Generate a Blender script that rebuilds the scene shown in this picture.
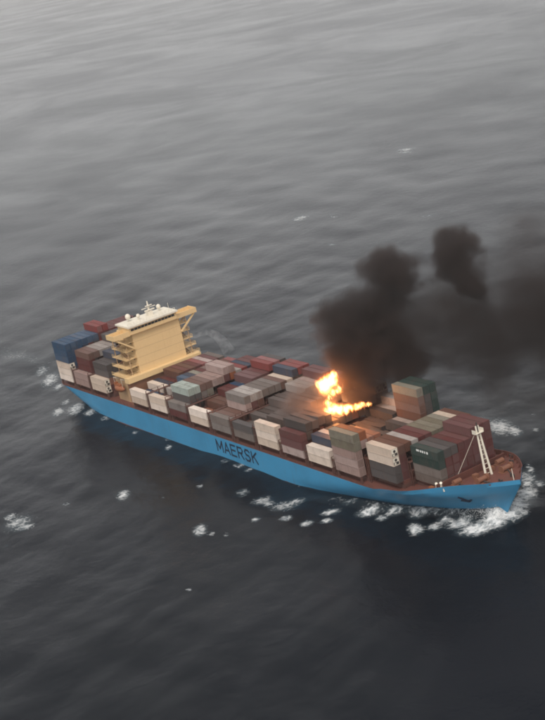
import bpy, bmesh, math, random
import numpy as np
from mathutils import Vector, Matrix, noise as mnoise

for o in list(bpy.data.objects):
    bpy.data.objects.remove(o)
scn = bpy.context.scene
COL = scn.collection
RAD = math.radians
rng = random.Random(7)

# ------------------------------------------------------------------ camera
CAM = np.array([565.4151, -248.7864, 177.9477])
YAW, PITCH, ROLL, FPX = 2.6093, 0.2880, -0.2112, 1514.657     # FPX for a 545x720 frame
fw = np.array([math.cos(YAW) * math.cos(PITCH), math.sin(YAW) * math.cos(PITCH), -math.sin(PITCH)])
rt = np.array([math.sin(YAW), -math.cos(YAW), 0.0])
up = np.cross(rt, fw)
rt, up = math.cos(ROLL) * rt + math.sin(ROLL) * up, -math.sin(ROLL) * rt + math.cos(ROLL) * up
cd = bpy.data.cameras.new('camera')
cd.sensor_fit = 'VERTICAL'
cd.sensor_height = 24.0
cd.lens = FPX * 24.0 / 720.0
cd.clip_start = 1.0
cd.clip_end = 120000.0
cam = bpy.data.objects.new('camera', cd)
COL.objects.link(cam)
M3 = Matrix(((rt[0], up[0], -fw[0]), (rt[1], up[1], -fw[1]), (rt[2], up[2], -fw[2])))
cam.matrix_world = Matrix.Translation(Vector(CAM)) @ M3.to_4x4()
scn.camera = cam


def ray(px, py):
    return fw + (px - 272.5) / FPX * rt - (py - 360.0) / FPX * up


def at(px, py, axis, val):
    """point of the place seen at photo pixel (px, py) on the plane axis = val"""
    d = ray(px, py)
    return CAM + d * ((val - CAM[axis]) / d[axis])


# ------------------------------------------------------------------ sky, sun, exposure
SUN_EL, SUN_AZ = 56.0, -44.0          # azimuth measured from +x towards +y
world = bpy.data.worlds.new('World')
scn.world = world
world.use_nodes = True
wn = world.node_tree
wn.nodes.clear()
sky = wn.nodes.new('ShaderNodeTexSky')
sky.sky_type = 'NISHITA'
sky.sun_disc = False
sky.sun_elevation = RAD(SUN_EL)
sky.sun_rotation = RAD(90.0 - SUN_AZ)
sky.air_density = 1.0
sky.dust_density = 1.5
sky.ozone_density = 1.0
hs = wn.nodes.new('ShaderNodeHueSaturation')
hs.inputs['Saturation'].default_value = 0.06
bg = wn.nodes.new('ShaderNodeBackground')
bg.inputs['Strength'].default_value = 0.15
wo = wn.nodes.new('ShaderNodeOutputWorld')
wn.links.new(sky.outputs[0], hs.inputs['Color'])
wn.links.new(hs.outputs[0], bg.inputs['Color'])
wn.links.new(bg.outputs[0], wo.inputs['Surface'])

sl = bpy.data.lights.new('sun', 'SUN')
sl.energy = 1.2
sl.angle = RAD(14)
sl.color = (1.0, 0.90, 0.79)
sun = bpy.data.objects.new('sun', sl)
COL.objects.link(sun)
sd = Vector((math.cos(RAD(SUN_AZ)) * math.cos(RAD(SUN_EL)), math.sin(RAD(SUN_AZ)) * math.cos(RAD(SUN_EL)), math.sin(RAD(SUN_EL))))
sun.rotation_euler = (-sd).to_track_quat('-Z', 'Y').to_euler()

scn.view_settings.view_transform = 'Standard'
scn.view_settings.look = 'None'
scn.view_settings.exposure = 0.42
scn.view_settings.gamma = 1.0
scn.view_settings.use_curve_mapping = False
scn.cycles.max_bounces = 4
scn.cycles.diffuse_bounces = 2
scn.cycles.glossy_bounces = 2
scn.cycles.filter_width = 1.9
scn.cycles.volume_bounces = 0
scn.cycles.volume_step_rate = 0.5
scn.cycles.volume_max_steps = 256
scn.cycles.use_denoising = True

WZ = 1.0                               # sea level


# ------------------------------------------------------------------ helpers
def tag(o, label=None, cat=None, group=None, kind=None):
    if label: o['label'] = label
    if cat: o['category'] = cat
    if group: o['group'] = group
    if kind: o['kind'] = kind
    return o


def empty(name, loc=(0, 0, 0), parent=None):
    o = bpy.data.objects.new(name, None)
    COL.objects.link(o)
    o.location = loc
    o.empty_display_size = 2
    if parent: o.parent = parent
    return o


class MB:
    def __init__(self):
        self.v, self.f, self.m = [], [], []

    def quadbox(self, c, mi=0):           # c: eight corners, bottom ring then top ring
        b = len(self.v)
        self.v += [tuple(p) for p in c]
        for q in ((3, 2, 1, 0), (4, 5, 6, 7), (0, 1, 5, 4), (1, 2, 6, 5), (2, 3, 7, 6), (3, 0, 4, 7)):
            self.f.append(tuple(b + i for i in q)); self.m.append(mi)
        return self

    def box(self, x0, x1, y0, y1, z0, z1, mi=0):
        return self.quadbox(((x0, y0, z0), (x1, y0, z0), (x1, y1, z0), (x0, y1, z0),
                             (x0, y0, z1), (x1, y0, z1), (x1, y1, z1), (x0, y1, z1)), mi)

    def bar(self, a, b, w=0.1, h=None, mi=0):
        a, b = Vector(a), Vector(b)
        h = h or w
        d = (b - a).normalized()
        u = Vector((0, 0, 1)) if abs(d.z) < 0.95 else Vector((1, 0, 0))
        s = d.cross(u).normalized() * (w / 2)
        t = s.cross(d).normalized() * (h / 2)
        return self.quadbox((a - s - t, a + s - t, b + s - t, b - s - t, a - s + t, a + s + t, b + s + t, b - s + t), mi)

    def tube(self, pts, rads, n=10, mi=0, cap=True):
        base = len(self.v)
        P = [Vector(p) for p in pts]
        for i, p in enumerate(P):
            d = (P[min(i + 1, len(P) - 1)] - P[max(i - 1, 0)]).normalized()
            u = Vector((0, 0, 1)) if abs(d.z) < 0.9 else Vector((1, 0, 0))
            s = d.cross(u).normalized(); t = d.cross(s).normalized()
            r = rads[i] if isinstance(rads, (list, tuple)) else rads
            for k in range(n):
                a = 2 * math.pi * k / n
                self.v.append(tuple(p + (s * math.cos(a) + t * math.sin(a)) * r))
        for i in range(len(P) - 1):
            for k in range(n):
                k2 = (k + 1) % n
                self.f.append((base + i * n + k, base + i * n + k2, base + (i + 1) * n + k2, base + (i + 1) * n + k)); self.m.append(mi)
        if cap:
            self.f.append(tuple(base + k for k in range(n - 1, -1, -1))); self.m.append(mi)
            e = base + (len(P) - 1) * n
            self.f.append(tuple(e + k for k in range(n))); self.m.append(mi)
        return self

    def poly(self, pts, mi=0):
        b = len(self.v)
        self.v += [tuple(p) for p in pts]
        self.f.append(tuple(range(b, b + len(pts)))); self.m.append(mi)
        return self

    def mesh(self, name, mats):
        me = bpy.data.meshes.new(name)
        me.from_pydata(self.v, [], self.f)
        mats = mats if isinstance(mats, (list, tuple)) else [mats]
        for m in mats: me.materials.append(m)
        if len(mats) > 1: me.polygons.foreach_set('material_index', self.m)
        bm = bmesh.new(); bm.from_mesh(me)
        bmesh.ops.recalc_face_normals(bm, faces=bm.faces)
        bm.to_mesh(me); bm.free()
        return me

    def build(self, name, mats, parent=None, smooth=False):
        me = self.mesh(name, mats)
        if smooth: me.polygons.foreach_set('use_smooth', [True] * len(me.polygons))
        return link(name, me, parent)


def link(name, me, parent=None):
    o = bpy.data.objects.new(name, me)
    COL.objects.link(o)
    if parent: o.parent = parent
    return o


class N:
    """tiny node helper"""
    def __init__(self, nt): self.nt = nt

    def new(self, t, **kw):
        n = self.nt.nodes.new(t)
        for k, v in kw.items(): setattr(n, k, v)
        return n

    def put(self, s, v):
        if isinstance(v, bpy.types.NodeSocket): self.nt.links.new(v, s)
        elif v is not None: s.default_value = v

    def math(self, op, a, b=None, c=None, clamp=False):
        n = self.new('ShaderNodeMath', operation=op); n.use_clamp = clamp
        for i, v in enumerate((a, b, c)):
            if v is not None: self.put(n.inputs[i], v)
        return n.outputs[0]

    def vmath(self, op, a, b=None, scale=None):
        n = self.new('ShaderNodeVectorMath', operation=op)
        self.put(n.inputs[0], a)
        if b is not None: self.put(n.inputs[1], b)
        if scale is not None: self.put(n.inputs['Scale'], scale)
        return n.outputs['Value'] if op in ('LENGTH', 'DISTANCE', 'DOT_PRODUCT') else n.outputs['Vector']

    def noise(self, vec, scale, detail=4, rough=0.5, dist=0.0, color=False):
        n = self.new('ShaderNodeTexNoise')
        self.put(n.inputs['Vector'], vec)
        n.inputs['Scale'].default_value = scale
        n.inputs['Detail'].default_value = detail
        n.inputs['Roughness'].default_value = rough
        n.inputs['Distortion'].default_value = dist
        return n.outputs['Color' if color else 'Fac']

    def step(self, x, a, b):              # smoothstep
        n = self.new('ShaderNodeMapRange', interpolation_type='SMOOTHSTEP')
        self.put(n.inputs['Value'], x)
        n.inputs['From Min'].default_value = a; n.inputs['From Max'].default_value = b
        return n.outputs[0]

    def mix(self, fac, a, b, blend='MIX'):
        n = self.new('ShaderNodeMix', data_type='RGBA', blend_type=blend)
        self.put(n.inputs[0], fac); self.put(n.inputs[6], a); self.put(n.inputs[7], b)
        return n.outputs[2]


def c4(c): return (c[0], c[1], c[2], 1.0)


def paint(name, col, rough=0.55, dirt=0.35, dirtcol=(0.09, 0.06, 0.045), streak=0.3, vary=0.0, scale=0.35, metal=0.0, spec=0.35):
    """weathered paint: grime clouds, vertical rust streaks, a little variation from object to object"""
    m = bpy.data.materials.new(name); m.use_nodes = True
    nt = m.node_tree; k = N(nt); b = nt.nodes['Principled BSDF']
    geo = k.new('ShaderNodeNewGeometry')
    p = geo.outputs['Position']
    mp = k.vmath('MULTIPLY', p, (1.6, 1.6, 0.12))
    col_ = c4(col)
    if vary:
        oi = k.new('ShaderNodeObjectInfo')
        h = k.new('ShaderNodeHueSaturation'); h.inputs['Color'].default_value = col_
        k.put(h.inputs['Value'], k.math('MULTIPLY_ADD', oi.outputs['Random'], 2 * vary, 1 - vary))
        k.put(h.inputs['Saturation'], k.math('MULTIPLY_ADD', oi.outputs['Random'], -0.4, 1.15))
        col_ = h.outputs[0]
    n1 = k.step(k.noise(p, scale, 6, 0.6), 0.45, 0.8)
    n2 = k.step(k.noise(mp, 1.0, 4, 0.6), 0.52, 0.8)
    c = k.mix(k.math('MULTIPLY', n1, dirt), col_, c4(dirtcol))
    c = k.mix(k.math('MULTIPLY', n2, streak), c, c4((dirtcol[0] * 1.5, dirtcol[1] * 1.1, dirtcol[2])))
    k.put(b.inputs['Base Color'], c)
    b.inputs['Roughness'].default_value = rough
    b.inputs['Metallic'].default_value = metal
    b.inputs['Specular IOR Level'].default_value = spec
    bp = k.new('ShaderNodeBump'); bp.inputs['Strength'].default_value = 0.25; bp.inputs['Distance'].default_value = 0.05
    k.put(bp.inputs['Height'], k.noise(p, 2.2, 3))
    k.put(b.inputs['Normal'], bp.outputs[0])
    return m


# ------------------------------------------------------------------ materials
MAT = {
    'hull_red': paint('hull_red', (0.16, 0.05, 0.045)),
    'deck': paint('deck', (0.13, 0.047, 0.036), 0.7, 0.5),
    'frame': paint('frame', (0.10, 0.045, 0.036), 0.7, 0.5),
    'steel_dark': paint('steel_dark', (0.045, 0.038, 0.036), 0.6),
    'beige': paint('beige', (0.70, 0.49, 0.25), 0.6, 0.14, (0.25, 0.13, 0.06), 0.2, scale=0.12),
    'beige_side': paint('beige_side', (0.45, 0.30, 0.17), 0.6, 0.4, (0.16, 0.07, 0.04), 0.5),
    'offwhite': paint('offwhite', (0.72, 0.66, 0.55), 0.55, 0.2, streak=0.2),
    'brown': paint('brown', (0.22, 0.10, 0.055), 0.7, 0.5),
    'orange': paint('orange', (0.27, 0.095, 0.04), 0.5, 0.35),
    'letter': paint('letter', (0.008, 0.02, 0.045), 0.5, 0.0, streak=0.0),
    'white_letter': paint('white_letter', (0.75, 0.75, 0.72), 0.5, 0.1),
    'winch': paint('winch', (0.20, 0.085, 0.05), 0.6, 0.5),
}
m = bpy.data.materials.new('window_glass'); m.use_nodes = True
b = m.node_tree.nodes['Principled BSDF']
b.inputs['Base Color'].default_value = (0.03, 0.035, 0.04, 1); b.inputs['Roughness'].default_value = 0.08
MAT['glass'] = m


def hull_mat():
    m = bpy.data.materials.new('hull_paint'); m.use_nodes = True
    k = N(m.node_tree); b = m.node_tree.nodes['Principled BSDF']
    p = k.new('ShaderNodeNewGeometry').outputs['Position']
    sx = k.new('ShaderNodeSeparateXYZ'); k.put(sx.inputs[0], p)
    wob = k.noise(k.vmath('MULTIPLY', p, (0.25, 0.25, 0.4)), 1.0, 4)
    z = k.math('ADD', sx.outputs['Z'], k.math('MULTIPLY', k.math('SUBTRACT', wob, 0.5), 0.5))
    blue = k.mix(k.step(k.noise(p, 0.06, 5, 0.6), 0.4, 0.75), c4((0.048, 0.25, 0.44)), c4((0.042, 0.20, 0.35)))
    st = k.noise(k.vmath('MULTIPLY', p, (0.9, 0.9, 0.06)), 1.0, 5, 0.65)
    blue = k.mix(k.math('MULTIPLY', k.step(st, 0.55, 0.8), 0.45), blue, c4((0.10, 0.13, 0.15)))
    rust = k.noise(k.vmath('MULTIPLY', p, (0.5, 0.5, 0.09)), 1.3, 6, 0.7)
    blue = k.mix(k.math('MULTIPLY', k.step(rust, 0.64, 0.8), 0.6), blue, c4((0.16, 0.075, 0.04)))
    c = k.mix(k.step(z, 0.35, 0.6), c4((0.17, 0.055, 0.05)), blue)
    k.put(b.inputs['Base Color'], c)
    b.inputs['Roughness'].default_value = 0.45
    b.inputs['Specular IOR Level'].default_value = 0.35
    bp = k.new('ShaderNodeBump'); bp.inputs['Strength'].default_value = 0.3; bp.inputs['Distance'].default_value = 0.08
    k.put(bp.inputs['Height'], k.noise(k.vmath('MULTIPLY', p, (0.35, 1.0, 0.35)), 1.0, 3))
    k.put(b.inputs['Normal'], bp.outputs[0])
    return m


MAT['hull'] = hull_mat()

# ------------------------------------------------------------------ hull form (shared by hull, deck, bulwark and wash)
HB = 18.6


def zdeck(x):
    t = max(0.0, min(1.0, (x - 222.0) / 30.0))
    return 8.6 + 4.3 * t * t * (3 - 2 * t)


def stem_x(z): return 252.5 + max(0.0, z - 1.0) * 0.74


def half(x, z):
    """half breadth of the hull at station x, height z"""
    t = max(0.0, min(1.0, (z - 1.0) / 9.0))
    xs = stem_x(z); xf = 168 + (212 - 168) * t
    n = 1.75 + 1.15 * t
    b = HB
    if x > xf: b = HB * max(0.0, 1 - ((x - xf) / (xs - xf)) ** n)
    xa = 34 * (1 - t)
    if x < xa: b *= 1 - 0.45 * (1 - t) * ((xa - x) / max(xa, 1e-3)) ** 1.5
    return b


def zkeel(x):
    if x > 252.0: return min(1.0 + (x - 252.5) / 0.74, zdeck(x) - 0.3)
    if x > 245: return -4.0 + 4.3 * ((x - 245) / 7.0) ** 2
    if x > 26: return -4.0
    t = (26 - x) / 27.0
    return -4.0 + 9.5 * t ** 1.1


# ------------------------------------------------------------------ the sea
def axis_coords(lo, hi, d, far, g):
    c = list(np.arange(lo, hi + 0.01, d))
    x, s, L = hi, d, []
    while x < far:
        s *= 1 + g; x += s; L.append(x)
    x, s, R = lo, d, []
    while x > -far:
        s *= 1 + g; x -= s; R.append(x)
    return np.array(R[::-1] + c + L)


def make_sea():
    xs = axis_coords(-30, 275, 1.2, 42000, 0.022)
    ys = axis_coords(-75, 50, 1.2, 42000, 0.022)
    X, Y = np.meshgrid(xs, ys, indexing='ij')
    SX = np.gradient(xs)[:, None] * np.ones_like(X); SY = np.gradient(ys)[None, :] * np.ones_like(X)
    S = np.maximum(SX, SY)
    r = np.random.RandomState(3)
    Z = np.zeros_like(X)
    wind = math.atan2(0.88, 0.47)
    for i in range(64):
        lam = 7.0 * (110.0 / 7.0) ** (i / 63.0)
        a = wind + r.normal(0, 0.55) + math.pi
        amp = 0.0016 * lam ** 0.92 * r.uniform(0.5, 1.3)
        fade = np.clip((lam / S - 2.5) / 2.5, 0, 1)
        ph = r.uniform(0, 6.28)
        q = 2 * math.pi / lam * (X * math.cos(a) + Y * math.sin(a)) + ph + 0.6 * np.sin(0.013 * X + 0.017 * Y + i)
        Z += fade * amp * (np.sin(q) + 0.22 * np.cos(2 * q))
    # foam and wash -----------------------------------------------------------
    F = np.zeros_like(X)

    def blob(x, y, rx, ry, ang, s):
        c, t = math.cos(RAD(ang)), math.sin(RAD(ang))
        u = ((X - x) * c + (Y - y) * t) / rx; v = (-(X - x) * t + (Y - y) * c) / ry
        np.maximum(F, s * np.exp(-(u * u + v * v)), out=F)

    hw = np.array([half(x, WZ + 0.3) for x in xs])[:, None] * np.ones_like(X)
    inlen = (X > -6) & (X < 253)
    ds = -Y - hw          # metres outboard on the starboard side
    dp = Y - hw
    # starboard: bow wave thrown off the shoulder and washing aft
    ramp = np.clip((X - 150) / 85.0, 0, 1)
    off = 2.0 + np.clip(248 - X, 0, 200) * 0.115
    bw = np.exp(-((ds - off * 0.55) / (1.8 + off * 0.35)) ** 2) * np.clip((X - 138) / 55, 0, 1) * (X < 257)
    F = np.maximum(F, inlen * (ds > -2) * 0.62 * bw * (0.45 + 0.55 * ramp))
    F = np.maximum(F, inlen * (ds > -2) * 0.40 * np.exp(-(ds / 2.0) ** 2))
    F = np.maximum(F, inlen * (ds > -2) * 0.64 * np.clip((off * 1.1 + 2.5 - ds) / 3.0, 0, 1) * np.clip((X - 165) / 60, 0, 1))
    crest = inlen * (ds > -3) * np.exp(-((ds - off * 0.5) / (1.6 + off * 0.25)) ** 2) * np.clip((X - 185) / 60, 0, 1)
    Z += 2.5 * crest * np.clip((258 - X) / 6, 0, 1)
    # port: the same wave on the far side
    offp = 2.0 + np.clip(248 - X, 0, 200) * 0.16
    bp_ = np.exp(-((dp - offp * 0.8) / (1.6 + offp * 0.35)) ** 2) * np.clip((X - 165) / 45, 0, 1) * (X < 257)
    F = np.maximum(F, inlen * (dp > -2) * 0.9 * bp_)
    Z += 1.5 * inlen * (dp > -3) * bp_ * np.clip((258 - X) / 6, 0, 1)
    # round the stem
    blob(254, 0, 5, 7, 0, 1.0); blob(251, 6, 5, 5, 60, 1.0); blob(246, 14, 4, 8, 50, 0.95); blob(238, 22, 3.5, 9, 50, 0.85)
    Z += 1.6 * np.exp(-(((X - 253) / 6) ** 2 + (Y / 8) ** 2))
    # wake astern
    blob(-30, 8, 34, 6, 0, 0.6); blob(-90, 2, 60, 10, 2, 0.5)
    # broken water and whitecaps, each where the photograph shows it on the sea: pixel, half width and half height in pixels, strength
    for px, py, hw_, hh_, s in (
            (405, 151, 9, 5, 0.95), (300, 218, 11, 3.5, 0.85), (333, 216, 4, 4, 0.85), (332, 244, 5, 4, 0.8), (430, 215, 14, 3, 0.6), (455, 210, 6, 3, 0.65),
            (18, 523, 19, 9, 0.8), (10, 517, 8, 4, 0.9), (24, 527, 14, 4, 0.9), (123, 494, 9, 7, 0.95), (200, 531, 9, 7, 1.0), (212, 534, 4, 3, 0.8), (226, 535, 4, 3, 0.75),
            (189, 590, 3, 3, 0.95), (200, 487, 5, 3, 0.7), (163, 498, 3, 2, 0.7), (66, 504, 8, 3, 0.6), (5, 545, 5, 3, 0.6),
            (500, 426, 17, 11, 1.0), (515, 431, 8, 8, 1.0), (480, 420, 12, 6, 0.8), (536, 430, 4, 3, 0.9), (540, 483, 6, 5, 0.9), (541, 440, 4, 5, 0.6), (533, 414, 4, 3, 0.7),
            (50, 379, 12, 10, 0.82), (42, 370, 10, 6, 0.78), (58, 386, 6, 5, 0.9), (58, 412, 9, 6, 0.88), (76, 409, 12, 8, 0.9), (90, 413, 8, 5, 0.85), (104, 418, 8, 3, 0.75), (66, 402, 7, 4, 0.8),
            (135, 431, 5, 2.5, 0.85), (168, 446, 5, 4, 0.85), (166, 438, 3, 4, 0.7), (240, 466, 10, 4, 0.7), (248, 470, 6, 3, 0.8), (225, 462, 8, 3, 0.65),
            (262, 500, 16, 7, 0.74), (285, 505, 22, 8, 0.78), (331, 513, 13, 4, 0.98), (307, 524, 9, 4, 0.98), (327, 522, 9, 3.5, 0.95), (256, 520, 6, 3, 0.95), (368, 513, 17, 5, 0.98), (382, 518, 9, 4, 0.95),
            (352, 504, 14, 4, 0.78), (296, 501, 16, 5, 0.84), (242, 492, 10, 6, 0.76), (286, 519, 9, 4, 0.85), (268, 503, 8, 5, 0.86),
            (395, 512, 14, 5, 0.9), (415, 528, 10, 8, 0.98), (434, 526, 9, 5, 0.95), (418, 515, 14, 5, 0.8), (476, 528, 24, 8, 1.1), (460, 523, 18, 6, 1.1), (495, 522, 18, 9, 1.1), (511, 517, 13, 8, 1.1), (445, 520, 12, 5, 0.85),
            (519, 502, 6, 9, 1.05), (526, 483, 5, 10, 0.98), (530, 468, 4, 7, 0.85), (524, 515, 6, 5, 0.9)):
        q = at(px, py, 2, WZ)
        v_ = q - CAM; m_ = (v_ @ fw) / FPX; sd_ = -v_[2] / np.linalg.norm(v_)
        blob(q[0], q[1], hw_ * m_, hh_ * m_ / sd_, math.degrees(YAW) - 90, s)
    # scattered small caps on the highest crests
    n = np.sin(X * 0.021 + 1.3) * np.sin(Y * 0.027 + 0.4) + np.sin(X * 0.05 + Y * 0.043)
    cap = np.clip((Z - 1.0) * 0.5, 0, 0.35) * (n > 0.7)
    F = np.maximum(F, cap)
    nx, ny = X.shape
    co = np.empty((nx * ny, 3), np.float32)
    co[:, 0] = X.ravel(); co[:, 1] = Y.ravel(); co[:, 2] = (Z + WZ).ravel()
    i = np.arange((nx - 1) * (ny - 1)); a = (i // (ny - 1)) * ny + i % (ny - 1)
    quads = np.stack([a, a + ny, a + ny + 1, a + 1], 1).astype(np.int32)
    me = bpy.data.meshes.new('sea')
    me.vertices.add(nx * ny); me.vertices.foreach_set('co', co.ravel())
    me.loops.add(quads.size); me.loops.foreach_set('vertex_index', quads.ravel())
    me.polygons.add(len(quads)); me.polygons.foreach_set('loop_start', np.arange(0, quads.size, 4, dtype=np.int32))
    me.polygons.foreach_set('use_smooth', np.ones(len(quads), bool))
    me.update(calc_edges=True)
    at_ = me.attributes.new('foam', 'FLOAT', 'POINT')
    at_.data.foreach_set('value', F.ravel().astype(np.float32))
    m = bpy.data.materials.new('sea_water'); m.use_nodes = True
    k = N(m.node_tree); b = m.node_tree.nodes['Principled BSDF']
    p = k.new('ShaderNodeNewGeometry').outputs['Position']
    att = k.new('ShaderNodeAttribute', attribute_name='foam').outputs['Fac']
    pd = k.vmath('ADD', p, k.vmath('SCALE', k.vmath('SUBTRACT', k.noise(p, 0.25, 4, 0.6, color=True), (0.5, 0.5, 0.5)), scale=4.0))
    nz = k.noise(k.vmath('MULTIPLY', pd, (1, 1, 0.3)), 0.7, 8, 0.74, 0.5)
    nl = k.noise(p, 0.10, 4, 0.55, 0.4)
    vo = k.new('ShaderNodeTexVoronoi', feature='DISTANCE_TO_EDGE'); k.put(vo.inputs['Vector'], pd); vo.inputs['Scale'].default_value = 0.42
    lace = k.step(vo.outputs['Distance'], 0.28, 0.0)
    nn = k.math('MULTIPLY_ADD', nl, 0.34, k.math('MULTIPLY', nz, 0.72))
    nn = k.math('MULTIPLY_ADD', lace, 0.09, nn)
    f = k.math('MULTIPLY', k.step(k.math('MULTIPLY_ADD', att, 0.60, nn), 0.88, 1.26), 0.95)
    patch = k.step(k.noise(k.vmath('MULTIPLY', p, (0.0045, 0.0065, 0)), 1.0, 5, 0.6, 0.6), 0.3, 0.72)
    water = k.mix(patch, c4((0.002, 0.004, 0.007)), c4((0.003, 0.005, 0.009)))
    aer = k.step(att, 0.25, 0.95)                      # aerated, paler water round the foam
    water = k.mix(k.math('MULTIPLY', aer, 0.5), water, c4((0.07, 0.10, 0.115)))
    k.put(b.inputs['Base Color'], k.mix(f, water, k.mix(k.step(nz, 0.3, 0.62), c4((0.36, 0.40, 0.42)), c4((0.76, 0.76, 0.75)))))
    k.put(b.inputs['Roughness'], k.math('MULTIPLY_ADD', f, 0.5, k.math('MULTIPLY_ADD', patch, 0.08, 0.18)))
    b.inputs['IOR'].default_value = 1.33; b.inputs['Specular IOR Level'].default_value = 0.14
    rp = k.new('ShaderNodeVectorRotate', rotation_type='Z_AXIS'); k.put(rp.inputs['Vector'], p); rp.inputs['Angle'].default_value = 0.5
    w1 = k.noise(k.vmath('MULTIPLY', rp.outputs[0], (0.26, 0.32, 0.2)), 1.0, 7, 0.62, 0.2)
    w2 = k.noise(k.vmath('MULTIPLY', rp.outputs[0], (0.022, 0.032, 0.0)), 1.0, 4, 0.5, 0.4)
    h = k.math('MULTIPLY_ADD', w2, 1.2, k.math('MULTIPLY', w1, k.math('MULTIPLY_ADD', patch, 0.3, 0.35)))
    h = k.math('MULTIPLY_ADD', f, 0.35, h)
    bp = k.new('ShaderNodeBump'); bp.inputs['Strength'].default_value = 0.34; bp.inputs['Distance'].default_value = 1.0
    k.put(bp.inputs['Height'], h)
    k.put(b.inputs['Normal'], bp.outputs[0])
    me.materials.append(m)
    o = link('sea', me)
    tag(o, 'dark grey choppy sea with scattered whitecaps around the ship', 'sea', kind='structure')


make_sea()

# ------------------------------------------------------------------ haze
hz = MB().box(-43000, 43000, -43000, 43000, -9.0, 186.0)
mh = bpy.data.materials.new('haze_air'); mh.use_nodes = True
mh.node_tree.nodes.clear()
k = N(mh.node_tree)
pv = k.new('ShaderNodeVolumePrincipled')
pv.inputs['Color'].default_value = (0.96, 0.92, 0.89, 1)
pv.inputs['Density'].default_value = 0.00006
pv.inputs['Anisotropy'].default_value = 0.1
ho = k.new('ShaderNodeOutputMaterial')
mh.node_tree.links.new(pv.outputs[0], ho.inputs['Volume'])
haze = hz.build('haze', mh)
tag(haze, 'pale grey haze over the open sea', 'haze', kind='stuff')

# ------------------------------------------------------------------ the ship
ship = empty('container_ship', (0, 0, 0))
tag(ship, 'blue-hulled container ship with beige superstructure, loaded deck and fire amidships', 'ship')

# hull shell: closed loft, starboard keel -> deck -> port
NL = 15
sx_ = sorted(set([-1.0, 0, 2, 5, 8, 12, 16, 20, 26, 34] + list(range(42, 200, 8)) + list(range(200, 236, 4)) + [238, 240, 242, 244, 246, 248, 250, 251.5, 253, 254.5, 256, 257.5, 259, 260.2, 261.3]))
hb = MB()
ring = 2 * NL
for x in sx_:
    sec = []
    for j in range(NL):
        t = j / (NL - 1)
        z0 = zkeel(x)
        z = z0 + (zdeck(x) - z0) * t
        sec.append((x, half(x, z), z))
    hb.v += [(a, -b_, c) for a, b_, c in sec] + [(a, b_, c) for a, b_, c in reversed(sec)]
for i in range(len(sx_) - 1):
    for j in range(ring):
        j2 = (j + 1) % ring
        if j == NL - 1: continue
        hb.f.append((i * ring + j, (i + 1) * ring + j, (i + 1) * ring + j2, i * ring + j2)); hb.m.append(0)
hb.f.append(tuple(range(ring))); hb.m.append(0)
hb.f.append(tuple((len(sx_) - 1) * ring + j for j in range(ring - 1, -1, -1))); hb.m.append(0)
hull = hb.build('hull', MAT['hull'], ship, smooth=False)
hull.data.polygons.foreach_set('use_smooth', [True] * len(hull.data.polygons))
bm = bmesh.new(); bm.from_mesh(hull.data)
bmesh.ops.remove_doubles(bm, verts=bm.verts, dist=0.002)
bmesh.ops.recalc_face_normals(bm, faces=bm.faces)
bm.to_mesh(hull.data); bm.free()
tag(hull, 'bright blue hull with dark red boot topping')

dk = MB()
for i in range(len(sx_) - 1):
    a, c = sx_[i], sx_[i + 1]
    za, zc = zdeck(a) - 0.05, zdeck(c) - 0.05
    ya, yc = half(a, za) - 0.02, half(c, zc) - 0.02
    dk.poly(((a, -ya, za), (c, -yc, zc), (c, yc, zc), (a, ya, za)))
dk.build('deck', MAT['deck'], ship)

# bulwark round the forecastle (blue outside, red-brown inside) with stays
bwk = MB()
bx = [x for x in sx_ if x >= 216]
for s in (-1, 1):
    for i in range(len(bx) - 1):
        a, c = bx[i], bx[i + 1]
        q = []
        for x in (a, c):
            zd = zdeck(x); hgt = 1.35 * max(0.0, min(1.0, (x - 216) / 6))
            y = half(x, zd); y2 = half(x, zd + hgt) if x < 255 else y + 0.1
            y2 = max(y2, y)
            yi = max(y - 0.22, 0.0); yi2 = max(y2 - 0.22, 0.0)
            q.append(((x, s * y, zd), (x, s * y2, zd + hgt), (x, s * yi2, zd + hgt), (x, s * yi, zd - 0.03)))
        A, B_ = q
        bwk.poly((A[0], B_[0], B_[1], A[1]), 0); bwk.poly((A[1], B_[1], B_[2], A[2]), 1); bwk.poly((A[2], B_[2], B_[3], A[3]), 1)
bwk.build('bulwark', [MAT['hull'], MAT['deck']], ship)
for s in (-1, 1):
    for x in (224, 228, 232, 236, 240, 243, 246, 249, 252, 255):
        zd = zdeck(x); y = half(x, zd)
        MB().quadbox(((x, s * (y - 0.25), zd - 0.04), (x + 0.15, s * (y - 0.25), zd - 0.04), (x + 0.15, s * max(0, y - 1.1), zd - 0.04), (x, s * max(0, y - 1.1), zd - 0.04),
                      (x, s * (y - 0.25), zd + 1.2), (x + 0.15, s * (y - 0.25), zd + 1.2), (x + 0.15, s * max(0, y - 0.4), zd + 1.2), (x, s * max(0, y - 0.4), zd + 1.2))).build('bulwark_stay', MAT['deck'], ship)

# rail along the main deck
for s in (-1, 1):
    rl = MB()
    for z in (0.55, 1.1):
        for i in range(len(sx_) - 1):
            a, c = sx_[i], sx_[i + 1]
            if c > 216 or a < 0: continue
            rl.bar((a, s * (half(a, 8.6) - 0.12), 8.6 + z), (c, s * (half(c, 8.6) - 0.12), 8.6 + z), 0.06)
    for x in np.arange(1, 216, 3.0):
        rl.bar((x, s * (half(x, 8.6) - 0.12), 8.5), (x, s * (half(x, 8.6) - 0.12), 9.7), 0.06)
    rl.build('deck_railing', MAT['frame'], ship)

# ---- bays
BASE = 11.0
PX = 14.7102; X0 = 65.3975; GAP = 18.6328
CL, CW, CH = 12.19, 2.44, 2.64
RP, TP = 2.6, 2.70
NAMES = 'ABCDEFGHIJKLMNO'
BX = [X0 + (i - 3) * PX - (GAP if i < 3 else 0) for i in range(15)]


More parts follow.
